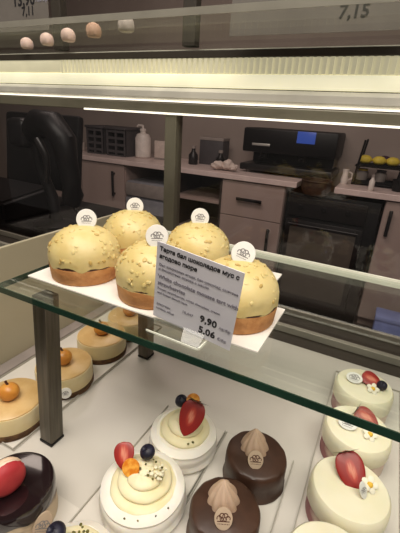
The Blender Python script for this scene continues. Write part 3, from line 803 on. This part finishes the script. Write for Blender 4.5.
# ------------------------------------------------------------------ cream meringues
def meringue_base(t, R, H, seed):
    bm = bmesh.new()
    prof = [(0, 0), (R*.82, 0), (R*.95, .002), (R, .007), (R*.965, .0115), (R*.955, .013), (R*.985, .017), (R*.955, .022), (R*.935, .0235), (R*.95, .027), (R*.90, H), (R*.78, H+.003), (R*.66, H+.002), (R*.58, H-.003), (0, H-.004)]
    lathe(bm, prof, 64, lambda r, z, a, i: (r*(1+.022*noise.noise(Vector((math.cos(a)*1.6+seed, math.sin(a)*1.6, z*60)))), z + (.0016*noise.noise(Vector((math.cos(a)*2+seed, math.sin(a)*2, 5))) if i > 2 else 0)))
    link('meringue_shell', bm, M['meringue'], t)
def cream_swirl(t, R, z0, H, turns=3.1, seed=0):
    """soft piped cream: a domed mound wound by a rising ridge"""
    bm = bmesh.new(); N = 46; prof = [(0, z0-.003), (R*.92, z0-.002)]
    for k in range(N+1):
        u = k/N
        prof.append((R*(1-u)**.62 if k < N else 0, z0 + H*u))
    def fn(r, z, a, i):
        if i < 2 or r == 0: return r, z
        f = (turns*(z-z0)/H + (a+seed)/(2*PI)) % 1.0
        ridge = max(0, 1-(2*f-1)**2)**.6
        w = noise.noise(Vector((math.cos(a)*2+seed, math.sin(a)*2, z*120)))
        return max(r*(.80 + .20*ridge) + .0012*w, .0002), z + .0012*ridge + .0006*w
    lathe(bm, prof, 72, fn)
    link('cream_swirl', bm, M['cream'], t)
def pieces(t, spots, mt, name, s0, s1, seed, jit=.4, kind=None):
    rnd = random.Random(seed); bm = bmesh.new()
    for p in spots: blob(bm, p, rnd.uniform(s0, s1), (1, rnd.uniform(.7, 1.2), rnd.uniform(.6, .9)), 1, jit)
    o = link(name, bm, M[mt], t, smooth=False)
    return o
t = thing('cream_meringue', 'white meringue nest with cream swirl, halved strawberry and orange berry in front', 'meringue', (-.1550, .2165, DK+CZ), group='cream meringues on their tray')
meringue_base(t, .0455, .0285, 1); cream_swirl(t, .0365, .0285, .0235, 3.2, 2.2)
strawberry(t, (-.0245, .0005, .0530), facing((.30, -.62, .72), .15), .027, .0200, True, False)
half_physalis(t, (-.0100, -.0070, .0530), (.30, -.75, .60), .0090)
blueberry(t, (-.0035, .0125, .0590), .0080)
rnd = random.Random(4)
pieces(t, [(.012+rnd.uniform(-.009, .010), .004+rnd.uniform(-.008, .008), .0475+rnd.uniform(0, .007)) for k in range(26)], 'crumb', 'white_crumbs', .0011, .0026, 5)
pieces(t, [(.010+rnd.uniform(-.012, .012), .002+rnd.uniform(-.009, .010), .0525+rnd.uniform(-.003, .003)) for k in range(14)] + [(.030, -.022, .0305), (.0365, -.010, .0305), (.018, -.034, .030), (.006, -.0385, .0303), (.027, -.030, .028)], 'pist', 'pistachio_bits', .0008, .0016, 6)
t = thing('cream_meringue', 'white meringue nest topped by an upright halved strawberry with leaves', 'meringue', (-.1535, .2985, DK+CZ), group='cream meringues on their tray')
meringue_base(t, .042, .0285, 2); cream_swirl(t, .0335, .0285, .0235, 2.8, .4)
strawberry(t, (.0110, -.0055, .0580), facing((.25, -.74, .62), -.25), .042, .0275, True, True)
blueberry(t, (-.0110, .0110, .0600), .0078)
half_physalis(t, (.0030, .0150, .0650), (.1, -.45, .85), .0082)
pieces(t, [(.018, -.022, .0370), (.0215, -.017, .0370)], 'pist', 'pistachio_bits', .0012, .0022, 8)
t = thing('cream_meringue', 'cream-topped meringue at the bottom edge with blueberry and green pistachio crumbs', 'meringue', (-.1640, .1255, DK+CZ), group='cream meringues on their tray')
meringue_base(t, .041, .0285, 3); cream_swirl(t, .0345, .029, .019, 2.6, 4)
blueberry(t, (-.019, .0045, .0510), .0085)
rnd = random.Random(9)
pieces(t, [(.002+rnd.uniform(-.011, .013), .010+rnd.uniform(-.010, .010), .049+rnd.uniform(-.001, .0035)) for k in range(46)], 'pist', 'pistachio_bits', .0009, .0019, 3)

# ------------------------------------------------------------------ chocolate cakes with piped mocha cream
def rosette_bm(R, H, flutes=9):
    bm = bmesh.new(); n = 12; prof = [(0, 0)]
    for i in range(n+1):
        u = i/n; prof.append((R*(1-u)**.75*(1+.12*math.sin(u*PI)) if i < n else 0, H*u**1.05))
    lathe(bm, prof, 72, lambda r, z, a, i: (r*(1+.17*abs(math.sin(flutes*a/2+z*42))-.08), z))
    return bm
def choc_cake(x, y, label, plq, seed, n=(.35, -.72, .60)):
    t = thing('chocolate_cake', label, 'cake', (x, y, DK+CZ), group='round chocolate cakes on their tray')
    R = .0345
    bm = bmesh.new()
    def fn(r, z, a, i):
        k = noise.noise(Vector((math.cos(a)*3.2+seed, math.sin(a)*3.2, z*30)))
        return r*(1+(.035 if i < 4 else .012)*k), z + (.0008*k if 0 < i < 8 else 0)
    lathe(bm, [(0, 0), (R*.99, 0), (R*1.045, .0012), (R*1.03, .004), (R*.99, .007), (R, .020), (R*.995, .031), (R*.96, .0345), (R*.88, .0362), (0, .0366)], 60, fn)
    link('glazed_body', bm, M['choc'], t)
    link('piped_cream', rosette_bm(.0150, .0310), M['mocha'], t, (-.0050, .006, .0364), (math.radians(6), 0, 0))
    disc_part('plaque', t, plq, n, .0085, .0095, .0, 'plaque', .0007, .85, 'stem')
    return t
choc_cake(-.0630, .3055, 'chocolate cake with piped mocha cream, farther of the two', (.003, -.0150, .0430), 1)
choc_cake(-.0690, .2310, 'chocolate cake with piped mocha cream at the bottom edge, nearer of the two', (.004, -.0155, .0435), 2)

# ------------------------------------------------------------------ dark glazed cake with macaron
t = thing('glazed_mousse_cake', 'dark mirror-glazed cake with a red macaron on top at the lower left corner', 'cake', (-.2575, .1455, DK+CZ))
R = .0375
bm = bmesh.new(); lathe(bm, [(0, 0), (R*.985, 0), (R*.99, .002), (R*.985, .036), (0, .036)], 56); link('mousse_side', bm, M['sidecream'], t)
bm = bmesh.new(); lathe(bm, [(0, .0362), (R*.99, .0362), (R*.998, .034), (R*1.006, .031), (R*1.01, .034), (R*1.0, .0405), (R*.97, .043), (R*.9, .0434), (0, .0434)], 64,
    lambda r, z, a, i: (r, z - (.006*max(0, noise.noise(Vector((math.cos(a)*2.5, math.sin(a)*2.5, 3)))+.45) if i in (2, 3, 4) else 0))); link('dark_glaze', bm, M['darkglaze'], t)
mc = Vector((.0010, -.0060, .0600)); ax = Vector((.93, -.20, .05)).normalized()
q = ax.to_track_quat('Z', 'Y').to_euler()
def shell_bm(s):
    bm = bmesh.new(); r = .0165
    lathe(bm, [(0, s*.0015), (r*.97, s*.0015), (r*1.02, s*.0028), (r, s*.0042), (r*.93, s*.0070), (r*.70, s*.0095), (r*.38, s*.0107), (0, s*.0110)], 40,
          lambda rr, z, a, i: (rr*(1+(.02*math.sin(a*23) if i in (1, 2) else 0)), z))
    return bm
mac = link('macaron', shell_bm(1), M['shell'], t, mc, q)
link('back_shell', shell_bm(-1), M['shellpale'], mac)
bm = bmesh.new(); lathe(bm, [(0, -.0014), (.0156, -.0014), (.0160, 0), (.0156, .0014), (0, .0014)], 36); link('filling', bm, M['filling'], mac)
disc_part('plaque', t, (.0418, -.0050, .0200), (.86, -.42, .28), .0085, .0135, -.5, 'plaque', .0007, .9)

# ------------------------------------------------------------------ strawberry mousse cakes
def straw_cake(x, y, label, seed):
    t = thing('strawberry_cake', label, 'cake', (x, y, DK+CZ), group='white strawberry cakes on the right tray')
    R = .0392
    bm = bmesh.new(); lathe(bm, [(0, 0), (R*.955, 0), (R*.965, .002), (R*.96, .0205), (0, .0205)], 48); link('strawberry_layer', bm, M['pinkside'], t)
    bm = bmesh.new()
    lathe(bm, [(0, .0206), (R*.97, .0206), (R*1.0, .0225), (R*1.005, .035), (R*.985, .0415), (R*.93, .0445), (R*.85, .0452), (0, .0456)], 60,
          lambda r, z, a, i: (r*(1+.01*noise.noise(Vector((math.cos(a)*2+seed, math.sin(a)*2, z*40)))), z - (.003*max(0, noise.noise(Vector((math.cos(a)*2+seed, math.sin(a)*2, 1)))) if i in (1, 2) else 0)))
    link('white_mousse', bm, M['mousse'], t)
    return t
def flower(t, loc, n, r, yel=False):
    bm = bmesh.new()
    for k in range(5):
        a = 2*PI*k/5
        blob(bm, (r*.58*math.cos(a), r*.58*math.sin(a), .0004+.0012*(k % 2)), r*.45, (1, .85, .16), 2, 0, 0, Matrix.Rotation(a, 3, 'Z'))
    o = link('flower', bm, M['petal'], t, loc, facing(n))
    bm = bmesh.new(); blob(bm, (0, 0, .0012), r*.36, (1, 1, .5), 2); link('flower_centre', bm, M['petalY'], o)
    return o
XS = .0355
t = straw_cake(XS, .3075, 'white strawberry cake with a large halved strawberry and standing oval plaque, second from the front', 1)
strawberry(t, (-.0015, .0100, .0535), facing((.15, -.62, .78), .35), .041, .0275, True, True)
o = disc_part('plaque', t, (.0105, -.0055, .0535), (.75, -.50, .45), .0045, .0085, .0, 'white', .0007, 1.0)
flower(t, (.0165, .0075, .0500), (.2, -.5, .8), .0085)
t = straw_cake(XS-.0005, .3960, 'white strawberry cake with yellow-centred flower, lying behind the green shelf edge', 2)
strawberry(t, (.0075, .0135, .0520), facing((.1, -.45, .9), 1.0), .030, .022, True, True)
disc_part('plaque', t, (-.0125, -.0060, .0505), (-.05, -.45, .9), .0110, .0085, .1, 'white', .0007, .95)
flower(t, (.0130, -.009, .0485), (.1, -.4, .9), .0085)
t = straw_cake(XS+.000, .4850, 'white strawberry cake with strawberry, blueberry and flower, farthest of its row', 3)
strawberry(t, (.0075, .0060, .0530), facing((.1, -.45, .9), 1.1), .028, .021, True, False)
blueberry(t, (.021, .002, .0515), .0070)
disc_part('plaque', t, (-.0150, .0000, .0508), (-.05, -.45, .9), .0110, .0085, .1, 'white', .0007, .95)
flower(t, (.0105, -.0085, .0485), (.1, -.4, .9), .0085)
t = straw_cake(XS-.006, .2235, 'white strawberry cake cut off by the bottom edge of the photo, nearest of its row', 4)
strawberry(t, (-.002, -.012, .0520), facing((.1, -.6, .8), .3), .030, .021, True, True)
